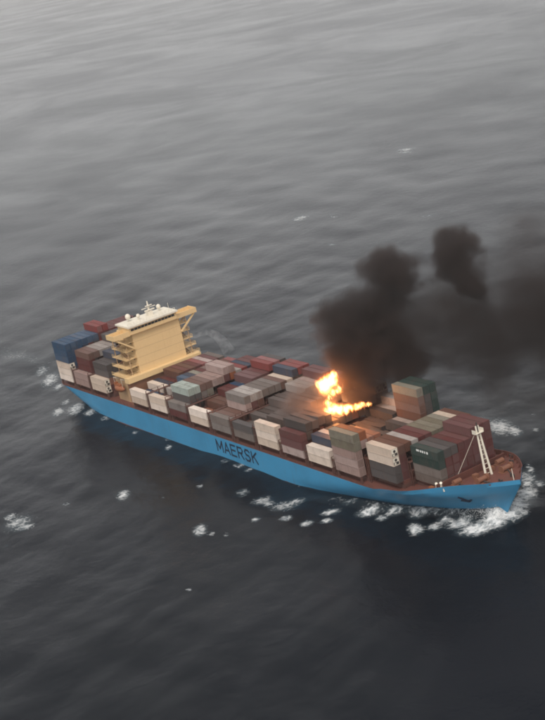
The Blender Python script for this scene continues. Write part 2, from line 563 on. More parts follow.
def row_y(r): return -18.2 + 1.22 + r * RP            # centre line of a row


for i, x in enumerate(BX):
    n = 3
    w = 30.4 if i < 13 else (26 if i == 13 else 19)
    MB().box(x - 0.35, x + CL + 0.35, -w / 2 - 0.2, w / 2 + 0.2, 8.5, 9.9).build('hatch_coaming', MAT['frame'], ship)
    for j in range(n):
        y0 = -w / 2 + j * w / n
        MB().box(x - 0.2, x + CL + 0.2, y0 + 0.04, y0 + w / n - 0.04, 9.93, BASE - 0.03).build('hatch_cover', MAT['deck'], ship)
    if i < 13:
        for s in (-1, 1):
            for xx in (x + 0.1, x + CL - 0.5):
                MB().box(xx, xx + 0.4, s * 17.6 - 0.3, s * 17.6 + 0.3, 8.5, BASE - 0.03).build('container_pedestal', MAT['frame'], ship)
# lashing bridges in the gaps between the bays
for i in range(14):
    if i == 2: continue
    xg0 = BX[i] + CL; xg1 = BX[i + 1]
    xc = (xg0 + xg1) / 2
    yw = 18.0 if i < 12 else (15.6 if i == 12 else 11.0)
    tiers = (BASE + 2.7, BASE + 5.4) if i not in (9, 10, 11) else (BASE + 2.7,)
    lb = MB()
    for y in np.linspace(-yw, yw, 15):
        lb.box(xc - 0.55, xc - 0.35, y - 0.12, y + 0.12, 8.5, tiers[-1] + 1.0)
        lb.box(xc + 0.35, xc + 0.55, y - 0.12, y + 0.12, 8.5, tiers[-1])
    for z in tiers:
        lb.box(xc - 0.62, xc + 0.62, -yw - 0.15, yw + 0.15, z - 0.12, z)
    lb.box(xc - 0.6, xc - 0.5, -yw, yw, tiers[-1] + 0.95, tiers[-1] + 1.05)
    for y in np.linspace(-yw, yw, 8)[:-1]:
        lb.bar((xc, y, 8.6), (xc, y + yw / 4, tiers[0]), 0.12)
    lb.build('lashing_bridge', MAT['frame'], ship)

# ---- superstructure
sup = empty('superstructure', (0, 0, 0), ship)
tag(sup, 'beige accommodation block with bridge wings')
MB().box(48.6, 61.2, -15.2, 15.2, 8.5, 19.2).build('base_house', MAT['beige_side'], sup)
tw = MB().box(49.4, 62.0, -10.3, 10.5, 19.2, 35.2)
tw.build('tower', MAT['beige'], sup)
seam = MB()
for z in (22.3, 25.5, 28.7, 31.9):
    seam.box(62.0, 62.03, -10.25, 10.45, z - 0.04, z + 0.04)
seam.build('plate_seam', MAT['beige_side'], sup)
MB().box(60.9, 64.2, -17.2, 15.6, 17.6, 19.6).build('front_gallery', MAT['beige'], sup)
MB().box(61.0, 63.4, -16.4, 14.6, 8.5, 17.6).build('gallery_support', MAT['brown'], sup)
# bridge
MB().box(53.5, 63.2, -11.4, 9.4, 35.2, 38.0).build('wheelhouse', MAT['beige'], sup)
MB().box(53.0, 63.9, -12.0, 10.0, 37.95, 38.6).build('wheelhouse_roof', MAT['offwhite'], sup)
for s in (-1, 1):
    yo, yi = s * 18.5, (-11.4 if s < 0 else 9.4)
    ya, yb = min(yo, yi), max(yo, yi)
    wg = MB().box(56.5, 62.8, ya, yb, 34.9, 35.3)
    wg.box(62.6, 62.8, ya, yb, 35.3, 36.8)
    wg.box(56.5, 56.7, ya, yb, 35.3, 36.6)
    wg.box(56.7, 62.6, min(yo, yo - s * 0.2), max(yo, yo - s * 0.2), 35.3, 36.8)
    wg.build('bridge_wing', MAT['beige'], sup)
    yt = -10.3 if s < 0 else 10.5
    for x in (57.2, 62.2):
        br = MB().bar((x, s * 17.6, 34.9), (x, yt, 29.4), 0.55, 0.55)
        br.build('wing_brace', MAT['beige'], sup)
winm = MB().box(0, 0.06, -0.66, 0.66, -0.42, 0.42).mesh('window', MAT['glass'])
for y in np.arange(-10.4, 8.6, 1.5):
    w = link('window', winm, sup); w.location = (63.2, y + 0.25, 37.0)
for z in (21.2, 24.4, 27.6, 30.8):
    for x in (51.5, 54.0, 56.5, 59.0):
        w = link('window', winm, sup); w.location = (x, -10.3, z + 0.5); w.rotation_euler.z = -math.pi / 2
# side decks with stairs and rails
for s in (-1, 1):
    yt = -10.3 if s < 0 else 10.5
    for n, z in enumerate((19.3, 22.6, 25.8, 29.0, 32.2)):
        wd = (6.4, 5.4, 4.6, 4.0, 3.4)[n]
        d = MB().box(50.0, 61.6, min(yt, yt + s * wd), max(yt, yt + s * wd), z - 0.15, z)
        yo = yt + s * (wd - 0.1)
        for zz in (0.55, 1.1): d.box(50.0, 61.6, yo - 0.04, yo + 0.04, z + zz - 0.04, z + zz + 0.04)
        for zz in (0.55, 1.1): d.box(61.5, 61.6, min(yt, yo), max(yt, yo), z + zz - 0.04, z + zz + 0.04)
        for x in np.arange(50, 61.7, 1.45): d.box(x - 0.04, x + 0.04, yo - 0.04, yo + 0.04, z, z + 1.1)
        d.build('side_deck', MAT['beige'], sup)
        if n < 4:
            xa, xb = (51.5, 57.5) if n % 2 else (59.5, 53.5)
            st = MB(); ym = yt + s * 2.6
            for k_ in range(12):
                f_ = k_ / 11
                st.box(xa + (xb - xa) * f_ - 0.2, xa + (xb - xa) * f_ + 0.2, ym - 0.5, ym + 0.5, z + 3.1 * f_ - 0.03, z + 3.1 * f_ + 0.03)
            st.bar((xa, ym - 0.55, z), (xb, ym - 0.55, z + 3.1), 0.08, 0.3); st.bar((xa, ym + 0.55, z), (xb, ym + 0.55, z + 3.1), 0.08, 0.3)
            st.build('stair', MAT['brown'], sup)
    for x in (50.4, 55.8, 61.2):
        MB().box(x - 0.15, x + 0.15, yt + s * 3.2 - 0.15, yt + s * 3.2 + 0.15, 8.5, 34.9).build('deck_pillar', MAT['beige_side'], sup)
# roof gear
rm = empty('radar_mast', (0, 0, 0), ship)
MB().box(56.6, 58.6, 0.2, 2.2, 38.55, 40.3).build('mast_house', MAT['offwhite'], rm)
MB().tube([(57.6, 1.2, 40.3), (57.6, 1.2, 44.2)], [0.45, 0.22], 8).build('mast_pole', MAT['offwhite'], rm)
MB().box(57.4, 57.8, -1.8, 4.2, 41.6, 41.8).build('yard', MAT['offwhite'], rm)
MB().box(57.9, 58.4, -0.9, 3.3, 40.6, 41.0).build('radar_scanner', MAT['offwhite'], rm)
MB().box(57.9, 58.4, -0.2, 2.6, 42.4, 42.7).build('radar_scanner', MAT['offwhite'], rm)
for (x, y, r) in ((56, -7.4, 1.05), (58.4, -4.2, 0.75), (56.2, 6.2, 0.9)):
    d = MB().tube([(x, y, 38.55), (x, y, 39.4)], [0.3, 0.3], 8)
    d.tube([(x, y, 39.3 + r * 1.1 * (1 - math.cos(t))) for t in np.linspace(0.2, math.pi - 0.02, 9)], [r * math.sin(t) for t in np.linspace(0.2, math.pi - 0.02, 9)], 12)
    d.build('satellite_dome', MAT['offwhite'], sup, smooth=True)
for y in (-9.5, -2.0, 4.6, 8.2):
    MB().tube([(60.5, y, 38.5), (60.5, y, 41.6)], 0.07, 6).build('antenna', MAT['offwhite'], sup)
rr = MB()
for z in (39.1, 39.6): rr.box(62.9, 63.0, -11.6, 9.6, z - 0.04, z + 0.04)
for y in np.arange(-11.6, 9.7, 1.4): rr.box(62.9, 63.0, y - 0.04, y + 0.04, 38.5, 39.6)
rr.build('roof_railing', MAT['offwhite'], sup)
fn = empty('funnel', (0, 0, 0), ship)
MB().quadbox(((44.9, -4, 8.5), (48.4, -4, 8.5), (48.4, 4, 8.5), (44.9, 4, 8.5), (45.4, -3.4, 36.2), (48.2, -3.4, 36.2), (48.2, 3.4, 36.2), (45.4, 3.4, 36.2))).build('casing', MAT['hull'], fn)
for y in (-1.8, 0, 1.8):
    MB().tube([(46.8, y, 36.2), (46.6, y, 37.6)], 0.55, 10).build('exhaust_pipe', MAT['steel_dark'], fn)

# ---- lettering on the starboard side
GLYPH = {
    'M': [((0, 0), (0, 1)), ((0, 1), (0.5, 0.25)), ((0.5, 0.25), (1, 1)), ((1, 1), (1, 0))],
    'A': [((0, 0), (0.5, 1)), ((0.5, 1), (1, 0)), ((0.2, 0.3), (0.8, 0.3))],
    'E': [((0, 0), (0, 1)), ((0, 1), (0.9, 1)), ((0, 0.52), (0.8, 0.52)), ((0, 0), (0.9, 0))],
    'R': [((0, 0), (0, 1)), ((0, 1), (0.75, 1)), ((0.75, 1), (0.95, 0.78)), ((0.95, 0.78), (0.75, 0.5)), ((0.75, 0.5), (0, 0.5)), ((0.45, 0.5), (0.95, 0))],
    'S': [((0.92, 0.86), (0.7, 1)), ((0.7, 1), (0.25, 1)), ((0.25, 1), (0.04, 0.78)), ((0.04, 0.78), (0.25, 0.54)), ((0.25, 0.54), (0.72, 0.48)), ((0.72, 0.48), (0.95, 0.24)), ((0.95, 0.24), (0.72, 0)), ((0.72, 0), (0.25, 0)), ((0.25, 0), (0.04, 0.14))],
    'K': [((0, 0), (0, 1)), ((0.06, 0.45), (0.92, 1)), ((0.35, 0.62), (0.95, 0))],
}
tx = empty('lettering', (0, 0, 0), ship)
lx, lw, lh, lt = 125.4, 3.25, 3.9, 0.72
for ch in 'MAERSK':
    g = MB(); wide = lw * (1.15 if ch == 'M' else 1.0)
    for n_, (a_, b_) in enumerate(GLYPH[ch]):
        A_ = Vector((lx + a_[0] * wide, 0, 3.3 + a_[1] * lh)); B_ = Vector((lx + b_[0] * wide, 0, 3.3 + b_[1] * lh))
        d = (B_ - A_).normalized(); A_ -= d * lt * 0.42; B_ += d * lt * 0.42
        q = Vector((-d.z, 0, d.x)) * lt / 2
        y = -HB - 0.02 - 0.004 * n_
        g.poly([(v.x, y, v.z) for v in (A_ - q, B_ - q, B_ + q, A_ + q)])
    g.build('letter', MAT['letter'], tx)
    lx += wide + 1.2
tag(tx, 'dark lettering reading MAERSK on the blue hull side')

# ---- forecastle gear
FZ = zdeck(246) - 0.05
bw_ = MB()          # breakwater, a low V across the deck
for s in (-1, 1):
    bw_.quadbox(((241.4, 0, zdeck(241) - 0.2), (241.7, 0, zdeck(241) - 0.2), (239.9, s * 13, zdeck(240) - 0.2), (239.6, s * 13, zdeck(240) - 0.2),
                 (241.8, 0, zdeck(241) + 2.4), (242.1, 0, zdeck(241) + 2.4), (240.3, s * 13, zdeck(240) + 1.8), (240.0, s * 13, zdeck(240) + 1.8)))
bw_.build('breakwater', MAT['deck'], ship)
fm = empty('foremast', (0, 0, 0), ship)
for y in (-1.1, 1.1):
    MB().tube([(248.0, y, FZ), (246.9, y * 0.55, 22.0), (246.3, y * 0.4, 27.6)], [0.36, 0.30, 0.22], 8).build('mast_leg', MAT['offwhite'], fm)
for z in np.arange(13.4, 27.4, 1.4): 
    t = (z - FZ) / (27.6 - FZ); MB().box(247.9 - 1.7 * t - 0.06, 247.9 - 1.7 * t + 0.06, -1.1 + 0.62 * t, 1.1 - 0.62 * t, z - 0.06, z + 0.06).build('rung', MAT['offwhite'], fm)
MB().box(245.6, 247.2, -1.5, 1.5, 25.4, 25.6).box(245.6, 247.2, -1.5, -1.4, 25.6, 26.6).box(245.6, 247.2, 1.4, 1.5, 25.6, 26.6).build('mast_platform', MAT['offwhite'], fm)
MB().tube([(246.3, 0, 25.6), (246.3, 0, 28.6)], [0.3, 0.2], 8).build('mast_light', MAT['steel_dark'], fm)
MB().bar((246.4, -0.4, 26.5), (240.6, -5.5, zdeck(240) + 1.6), 0.1).build('stay', MAT['offwhite'], fm)
MB().bar((246.4, 0.4, 26.5), (240.6, 5.5, zdeck(240) + 1.6), 0.1).build('stay', MAT['offwhite'], fm)
for s in (-1, 1):
    wl = empty('windlass', (0, 0, 0), ship)
    y = s * 4.6
    MB().tube([(250.2, y - 1.6, FZ + 1.3), (250.2, y + 1.6, FZ + 1.3)], 0.75, 12).build('drum', MAT['winch'], wl)
    for yy in (-1.8, 1.6):
        MB().tube([(250.2, y + yy, FZ + 1.3), (250.2, y + yy + 0.25, FZ + 1.3)], 1.15, 14).build('flange', MAT['winch'], wl)
    MB().box(249.0, 251.4, y - 2.2, y + 2.2, FZ, FZ + 0.5).box(249.2, 250.2, y + 1.9, y + 3.0, FZ, FZ + 1.9).build('gear_case', MAT['winch'], wl)
    MB().tube([(251.0, y, FZ + 0.9), (254.0, s * 3.4, FZ + 0.35)], 0.22, 6).build('anchor_chain', MAT['steel_dark'], wl)
    MB().tube([(243.5, s * 8.2 - 1.3, zdeck(243) + 1.0), (243.5, s * 8.2 + 1.3, zdeck(243) + 1.0)], 0.8, 12).box(242.6, 244.4, s * 8.2 - 1.7, s * 8.2 + 1.7, zdeck(243) - 0.1, zdeck(243) + 0.45).build('mooring_winch', MAT['winch'], ship)
    for (x, yy) in ((255.5, 2.2), (247.0, 9.6), (243.0, 13.2)):
        bo = MB()
        for dx in (-0.55, 0.55): bo.tube([(x + dx, s * yy, zdeck(x) - 0.05), (x + dx, s * yy, zdeck(x) + 0.95)], [0.27, 0.31], 8)
        bo.build('mooring_bollard', MAT['offwhite' if (x, s) == (243.0, -1) else 'steel_dark'], ship)
    MB().box(245.0, 246.4, s * 3.0 - 0.8, s * 3.0 + 0.8, FZ, FZ + 1.3).build('deck_vent', MAT['winch'], ship)
    # anchor in its pocket
    ax = 246.6; az = 8.3; ay = half(ax, az) + 0.1
    an = MB(); n_ = Vector((0.5, 0.86, -0.2))
    P = lambda dx, dz, o=0.0: (ax + dx, s * (half(ax + dx, az + dz) + 0.25 + o), az + dz)
    an.bar(P(0, 1.6), P(0.25, -0.9), 0.42); an.bar(P(-1.2, -0.2), P(0.3, -1.0), 0.5); an.bar(P(1.5, -0.1), P(0.3, -1.0), 0.5)
    an.build('anchor', MAT['letter'], ship)
for (x, y) in ((239.0, -12.2), (240.4, -11.6)):
    MB().tube([(x, y, zdeck(x) - 0.05), (x, y, zdeck(x) + 1.5), (x + 0.35, y - 0.2, zdeck(x) + 1.9)], [0.32, 0.32, 0.42], 8).build('ventilator', MAT['offwhite'], ship)
MB().box(236.6, 238.2, -13.4, -12.2, zdeck(237) - 0.1, zdeck(237) + 1.1).build('deck_locker', MAT['orange'], ship)
MB().tube([(258.6, 0, zdeck(258)), (258.4, 0, zdeck(258) + 4.0)], [0.14, 0.08], 6).build('jackstaff', MAT['offwhite'], ship)

# ------------------------------------------------------------------ containers
COLS = {
    'white': (0.58, 0.47, 0.385), 'maroon': (0.105, 0.032, 0.030), 'brown': (0.125, 0.062, 0.046), 'red': (0.19, 0.042, 0.038), 'grey': (0.15, 0.122, 0.107),
    'dark grey': (0.070, 0.060, 0.058), 'blue': (0.024, 0.060, 0.115), 'navy': (0.028, 0.036, 0.06), 'dark green': (0.020, 0.040, 0.034),
    'pale green': (0.27, 0.315, 0.275), 'pinkish': (0.31, 0.215, 0.19), 'rust orange': (0.26, 0.09, 0.045), 'pale grey': (0.32, 0.28, 0.255), 'olive': (0.175, 0.155, 0.115), 'charred': (0.055, 0.045, 0.042), 'ashen': (0.075, 0.055, 0.048),
}
CM = {n: paint('container_' + n.replace(' ', '_'), c, 0.6, 0.6 if n not in ('white',) else 0.3, (0.085, 0.06, 0.05), 0.5 if n != 'white' else 0.28, vary=0.2) for n, c in COLS.items()}


def container_mesh(mat):
    b = MB()
    hx, hy = CL / 2, CW / 2
    fr = 0.16
    for sx in (-1, 1):
        for sy in (-1, 1):
            x0, x1 = sorted((sx * hx, sx * (hx - fr))); y0, y1 = sorted((sy * hy, sy * (hy - fr)))
            b.box(x0, x1, y0, y1, 0, CH)
    for sy in (-1, 1):
        y0, y1 = sorted((sy * (hy - 0.005), sy * (hy - 0.14)))
        b.box(-hx + fr, hx - fr, y0, y1, 0.0, 0.16); b.box(-hx + fr, hx - fr, y0, y1, CH - 0.11, CH - 0.005)
        # corrugated side wall
        n = 14; L = CL - 2 * fr; pts = []
        for i in range(n):
            xa = -hx + fr + L * i / n; d = L / n
            pts += [(xa, 0), (xa + d * 0.38, 0), (xa + d * 0.5, 1), (xa + d * 0.88, 1)]
        pts.append((hx - fr, 0))
        base = len(b.v)
        for (x, e) in pts:
            y = sy * (hy - 0.04 - 0.075 * e)
            b.v += [(x, y, 0.16), (x, y, CH - 0.11)]
        for i in range(len(pts) - 1):
            b.f.append((base + 2 * i, base + 2 * i + 2, base + 2 * i + 3, base + 2 * i + 1)); b.m.append(0)
    for sx in (-1, 1):
        x0, x1 = sorted((sx * (hx - 0.01), sx * (hx - 0.13)))
        b.box(x0, x1, -hy + fr, hy - fr, 0.0, 0.16); b.box(x0, x1, -hy + fr, hy - fr, CH - 0.13, CH - 0.006)
        x = sx * (hx - 0.07)
        b.poly(((x, -hy + fr, 0.16), (x, hy - fr, 0.16), (x, hy - fr, CH - 0.13), (x, -hy + fr, CH - 0.13)))
    z = CH - 0.035
    n = 10
    for i in range(n):                       # roof of shallow ribs
        xa = -hx + 0.13 + (CL - 0.26) * i / n; d = (CL - 0.26) / n
        b.poly(((xa, -hy + 0.14, z), (xa + d * 0.55, -hy + 0.14, z), (xa + d * 0.55, hy - 0.14, z), (xa, hy - 0.14, z)))
        b.poly(((xa + d * 0.55, -hy + 0.14, z), (xa + d, -hy + 0.14, z - 0.03), (xa + d, hy - 0.14, z - 0.03), (xa + d * 0.55, hy - 0.14, z)))
    b.poly(((-hx + 0.1, -hy + 0.1, 0.1), (hx - 0.1, -hy + 0.1, 0.1), (hx - 0.1, hy - 0.1, 0.1), (-hx + 0.1, hy - 0.1, 0.1)))
    return b.mesh('container', mat)


def door_mesh(mat):
    b = MB(); hx, hy = CL / 2 - 0.06, CW / 2 - 0.17
    for s in (-1, 1):
        y0, y1 = sorted((s * 0.015, s * hy))
        b.box(hx, hx + 0.04, y0, y1, 0.18, CH - 0.15)
        for y in (s * 0.3, s * 0.78):
            b.box(hx + 0.045, hx + 0.085, y - 0.03, y + 0.03, 0.2, CH - 0.16, 1)
    return b.mesh('door', [mat, MAT['steel_dark']])


def reefer_mesh():
    b = MB(); hx, hy = CL / 2 - 0.06, CW / 2 - 0.17
    b.box(hx, hx + 0.03, -hy, hy, 0.18, CH - 0.15)
    b.box(hx + 0.03, hx + 0.05, -hy + 0.1, hy - 0.1, 0.3, 1.15, 1)
    n = 10; c = (hx + 0.045, 0, 1.75)
    b.poly([(c[0], 0.48 * math.cos(2 * math.pi * i / n), 1.75 + 0.48 * math.sin(2 * math.pi * i / n)) for i in range(n)], 1)
    b.box(hx + 0.05, hx + 0.1, -0.7, -0.1, 0.4, 1.0)
    return b.mesh('refrigeration_unit', [MAT['offwhite'], MAT['steel_dark']])


CMESH = {n: container_mesh(CM[n]) for n in COLS}
DMESH = {n: door_mesh(CM[n]) for n in COLS}
RMESH = reefer_mesh()

HT = [  # tiers per row, starboard rail first
    [6, 6, 6, 6, 6, 6, 7, 7, 6, 6, 6, 6, 6, 6],
    [2, 5, 5, 5, 5, 5, 6, 6, 6, 6, 6, 5, 5, 5],
    [2, 4, 4, 5, 5, 5, 5, 5, 5, 5, 5, 5, 5, 5],
    [2, 1, 1, 2, 2, 2, 3, 3, 3, 3, 3, 3, 3, 3],
    [2, 1, 1, 2, 2, 3, 3, 3, 3, 3, 3, 3, 3, 3],
    [2, 4, 4, 4, 4, 4, 4, 5, 5, 4, 4, 4, 4, 4],
    [2, 1, 1, 2, 2, 3, 3, 3, 4, 4, 4, 5, 5, 5],
    [2, 2, 2, 4, 4, 4, 4, 4, 4, 4, 4, 5, 5, 5],
    [2, 1, 1, 2, 2, 2, 3, 3, 3, 4, 4, 4, 5, 5],
    [3, 2, 3, 3, 3, 3, 4, 4, 4, 4, 4, 4, 5, 5],
    [3, 4, 4, 4, 4, 3, 3, 3, 3, 3, 4, 4, 5, 5],
    [2, 3, 3, 3, 3, 2, 2, 2, 2, 2, 3, 3, 4, 4],
    [5, 5, 4, 4, 3, 3, 2, 2, 3, 3, 7, 7, 7, 3],
    [0, 4, 4, 4, 4, 4, 4, 4, 4, 4, 4, 4, 4, 0],
    [0, 0, 0, 4, 4, 4, 4, 4, 5, 5, 5, 0, 0, 0],
]
RND = ['maroon'] * 6 + ['brown'] * 6 + ['red'] * 2 + ['dark grey'] * 3 + ['grey'] * 3 + ['navy'] * 2 + ['blue'] * 1 + ['rust orange'] * 2 + ['pale grey'] * 2 + ['pinkish'] * 2 + ['white'] * 1 + ['olive'] * 1
SET = {}      # (bay, row, tier) -> colour, tiers from 0


def put(bay, rows, tiers, col):
    for r in rows:
        for t in tiers: SET[(NAMES.index(bay), r, t)] = col


R_ = range
put('A', [0], R_(0, 3), 'white'); put('A', [0, 1], R_(3, 6), 'blue'); put('A', R_(2, 6), [5], 'blue'); put('A', [6, 7], [6], 'red')
put('A', R_(6, 14), [5], 'maroon'); put('A', R_(1, 3), R_(0, 6), 'blue')
put('B', [0], R_(0, 2), 'pinkish'); put('B', [1], R_(0, 5), 'maroon'); put('B', [1, 2], [4], 'brown'); put('B', [3, 4, 5], [4], 'pale grey'); put('B', R_(6, 14), [5, 4], 'dark grey')
put('C', [0], R_(0, 2), 'white'); put('C', R_(1, 8), R_(2, 6), 'dark grey'); put('C', [3, 4], [4], 'navy')
put('D', [0], R_(0, 2), 'white'); put('D', [3], [1], 'white')
put('E', [0], R_(0, 2), 'white')
put('F', [0], [1], 'grey'); put('F', [0], [0], 'maroon'); put('F', [1, 2], [3], 'pale green'); put('F', [1, 2], R_(0, 3), 'dark grey'); put('F', [3, 4], [3], 'brown'); put('F', [5, 6], [3], 'pinkish'); put('F', [7, 8], [4], 'pinkish')
put('G', [0], R_(0, 2), 'white'); put('G', [1, 2], [0], 'rust orange'); put('G', [3, 4], [1], 'brown'); put('G', [5, 6], [2], 'maroon'); put('G', [7], [2], 'blue'); put('G', R_(8, 11), [3], 'maroon'); put('G', [11, 12], [4], 'red')
put('H', [0], R_(0, 2), 'grey'); put('H', [3], [1, 2, 3], 'grey'); put('H', [3], [2], 'pinkish'); put('H', [4, 5], [3], 'pale grey'); put('H', [6, 7, 8], [3], 'grey'); put('H', [1, 2], [1], 'brown'); put('H', [12, 13], [4], 'red')
put('I', [0], R_(0, 2), 'dark grey'); put('I', [0], [0], 'grey'); put('I', R_(1, 6), R_(0, 2), 'ashen'); put('I', [6, 7, 8], [2], 'ashen'); put('I', [9, 10], [3], 'pale grey'); put('I', [12, 13], [4], 'maroon')
put('J', [0], R_(0, 3), 'white'); put('J', R_(1, 8), R_(0, 4), 'ashen'); put('J', [12, 13], [4], 'red'); put('J', [8, 9], [3], 'ashen')
put('K', [0], [2, 1], 'maroon'); put('K', [0], [0], 'pinkish'); put('K', R_(1, 8), R_(0, 4), 'charred'); put('K', [2, 3, 5], [2, 3], 'ashen'); put('K', [12, 13], [4], 'white'); put('K', [10, 11], [3], 'pale grey')
put('L', [0], R_(0, 2), 'white'); put('L', [1], [2], 'navy'); put('L', [1, 2], [1, 0], 'navy'); put('L', R_(3, 11), R_(0, 4), 'charred'); put('L', [2], [2], 'pale grey'); put('L', [12, 13], [3], 'pale grey')
put('M', [0], [4, 3], 'olive'); put('M', [0], R_(0, 3), 'pinkish'); put('M', [1], [4], 'rust orange'); put('M', [2, 3], [3], 'rust orange'); put('M', R_(4, 9), R_(0, 3), 'charred')  # rust orange tops: glow of the fire put into the container colour
put('M', [10], R_(0, 7), 'brown'); put('M', [11], R_(3, 7), 'dark grey'); put('M', [12], R_(3, 7), 'dark green'); put('M', [10], [6], 'olive'); put('M', [11], [6], 'dark green'); put('M', [9], [2], 'pale grey')
put('N', [1], [2, 3], 'white'); put('N', [1], [0, 1], 'dark grey'); put('N', [2, 3], [3], 'brown'); put('N', [4], [3], 'pale grey'); put('N', [5, 6], [3], 'maroon'); put('N', [7, 8], [3], 'olive'); put('N', [9, 10], [3], 'olive'); put('N', [11], [3], 'white')
put('O', [3], [2, 3], 'dark green'); put('O', [3], [0, 1], 'grey'); put('O', R_(4, 11), R_(0, 5), 'maroon'); put('O', [4, 5], [3], 'dark grey')

ORD = ['first', 'second', 'third', 'fourth', 'fifth', 'sixth', 'seventh', 'eighth', 'ninth', 'tenth', 'eleventh', 'twelfth', 'thirteenth', 'fourteenth']


def bay_phrase(i):
    if i == 0: return 'sternmost bay'
    if i == 1: return 'middle bay behind superstructure'
    if i == 2: return 'bay right behind superstructure'
    if i == 14: return 'foremost bay'
    return ORD[i - 3] + ' bay ahead of superstructure'


def row_phrase(i, r):
    full = [q for q in range(14) if HT[i][q]]
    if r == full[0]: return 'starboard edge stack'
    if r == full[-1]: return 'port edge stack'
    return ORD[r - full[0]] + ' stack from starboard'


allc = []
for i in range(15):
    for r in range(14):
        h = HT[i][r]
        for t in range(h):
            col = SET.get((i, r, t)) or rng.choice(RND)
            nb = lambda rr: HT[i][rr] if 0 <= rr < 14 else 0
            nf = HT[i + 1][r] if i < 14 and i != 2 else 0
            na = HT[i - 1][r] if i > 0 and i != 3 else 0
            top = t == h - 1
            stb = nb(r - 1) <= t
            fwd = nf <= t
            exposed = top or stb or fwd or nb(r + 1) <= t or na <= t
            if not exposed: continue
            dist = CAM[0] - BX[i]
            area = (top * 30 * 0.35 + stb * 32 * 0.6 + fwd * 6.4 * 0.75) / dist ** 2
            if i <= 2 and r > 6: area *= 0.25          # behind the superstructure
            allc.append((area, i, r, t, col))
allc.sort(key=lambda c: -c[0])
single, rest = allc[:292], allc[292:]
BURNT = {'J': R_(1, 9), 'I': R_(1, 8), 'K': R_(1, 10), 'L': R_(3, 12), 'M': R_(4, 9)}
for (_, i, r, t, col) in single:
    o = link('shipping_container', CMESH[col])
    jx = rng.uniform(-0.05, 0.05)
    o.location = (BX[i] + CL / 2 + jx, row_y(r), BASE + t * TP)
    if r in BURNT.get(NAMES[i], ()) and t == HT[i][r] - 1:
        o.location.z += 0.18
        o.rotation_euler = (RAD(rng.uniform(-5, 5)), RAD(rng.uniform(-2.4, 2.4)), RAD(rng.uniform(-1.6, 1.6)))
    kind = 'refrigerated container' if col == 'white' else {'charred': 'burnt container', 'ashen': 'smoke-stained container'}.get(col, 'shipping container')
    lc = {'charred': 'black', 'ashen': 'ash-brown'}.get(col, col)
    tag(o, '%s %s, %s tier of %s, %s' % (lc, kind, ORD[t], row_phrase(i, r), bay_phrase(i)), 'container', 'containers stacked on the ship')
    nf = HT[i + 1][r] if i < 14 else 0
    if nf <= t or i == 2:
        c = link('refrigeration_unit' if col == 'white' else 'door', RMESH if col == 'white' else DMESH[col], o)
# the smaller-showing rest of the stacks
rb = MB(); order = list(COLS)
for (_, i, r, t, col) in rest:
    x = BX[i] + CL / 2; y = row_y(r); z = BASE + t * TP; mi = order.index(col)
    rb.box(x - CL / 2 + 0.02, x + CL / 2 - 0.02, y - CW / 2 + 0.02, y + CW / 2 - 0.02, z, z + CH, mi)
ro = rb.build('container_stacks', [CM[n] for n in order])
tag(ro, 'closely packed shipping containers filling the rest of the deck stacks', 'container', kind='stuff')
print('containers', len(allc), len(single))

# white marks on the dark green container near the bow
gx, gz = BX[14], BASE + 3 * TP
gr = [o for o in bpy.data.objects if o.name.startswith('shipping_container') and abs(o.location.x - gx - CL / 2) < 0.2 and abs(o.location.y - row_y(3)) < 0.1 and abs(o.location.z - gz) < 0.3]
if gr:
    lm = MB(); y = -CW / 2 - 0.012
    for (xa, xb, za, zb) in ((-3.4, -2.1, 1.5, 2.1), (-1.7, -1.1, 1.45, 2.1), (-0.8, -0.2, 1.4, 2.1), (0.2, 0.7, 1.4, 2.1), (1.2, 1.9, 1.35, 2.1)):
        lm.box(xa, xb, y - 0.01, y + 0.005, za, zb)
    lm.build('white_marking', MAT['white_letter'], gr[0])

# ------------------------------------------------------------------ lifeboats
for s in (-1, 1):
    lb = empty('lifeboat', (54.6, s * 17.0, 14.4))
    tag(lb, 'orange enclosed lifeboat hung beside the beige superstructure, %s side' % ('starboard' if s < 0 else 'port'), 'lifeboat', 'lifeboats of the ship')
    xs_ = np.linspace(-3.9, 3.9, 11)
    MB().tube([(x, 0, 0.15 * (x / 3.9) ** 2) for x in xs_], [max(0.15, 1.4 * (1 - abs(x / 4.05) ** 2.6)) for x in xs_], 12).build('boat_hull', MAT['orange'], lb, smooth=True)
    MB().box(-2.9, 1.6, -0.7, 0.7, 0.9, 1.75).build('canopy', MAT['orange'], lb)
    MB().box(-3.0, -1.6, -0.6, 0.6, 1.7, 2.3).build('conning_hood', MAT['orange'], lb)
    for x in (-3.0, 3.0):
        MB().bar((54.6 + x, s * 15.1, 17.4), (54.6 + x, s * 17.2, 18.6), 0.3).bar((54.6 + x, s * 17.2, 18.6), (54.6 + x, s * 17.1, 15.2), 0.1).build('davit', MAT['offwhite'], ship)

# ------------------------------------------------------------------ fire and smoke
def field(k, p, puffs, squash=(1, 1, 1)):
    """smooth union of soft balls: 1 at a centre, 0 at its edge"""
    out = None
    for (c, r) in puffs:
        d = k.vmath('DISTANCE', k.vmath('MULTIPLY', p, squash), tuple(c[j] * squash[j] for j in range(3)))
        v = k.math('MULTIPLY_ADD', d, -1.0 / r, 1.0)
        if out is None: out = v
        else:
            out = k.math('SMOOTH_MAX', out, v, 0.18)
    return out


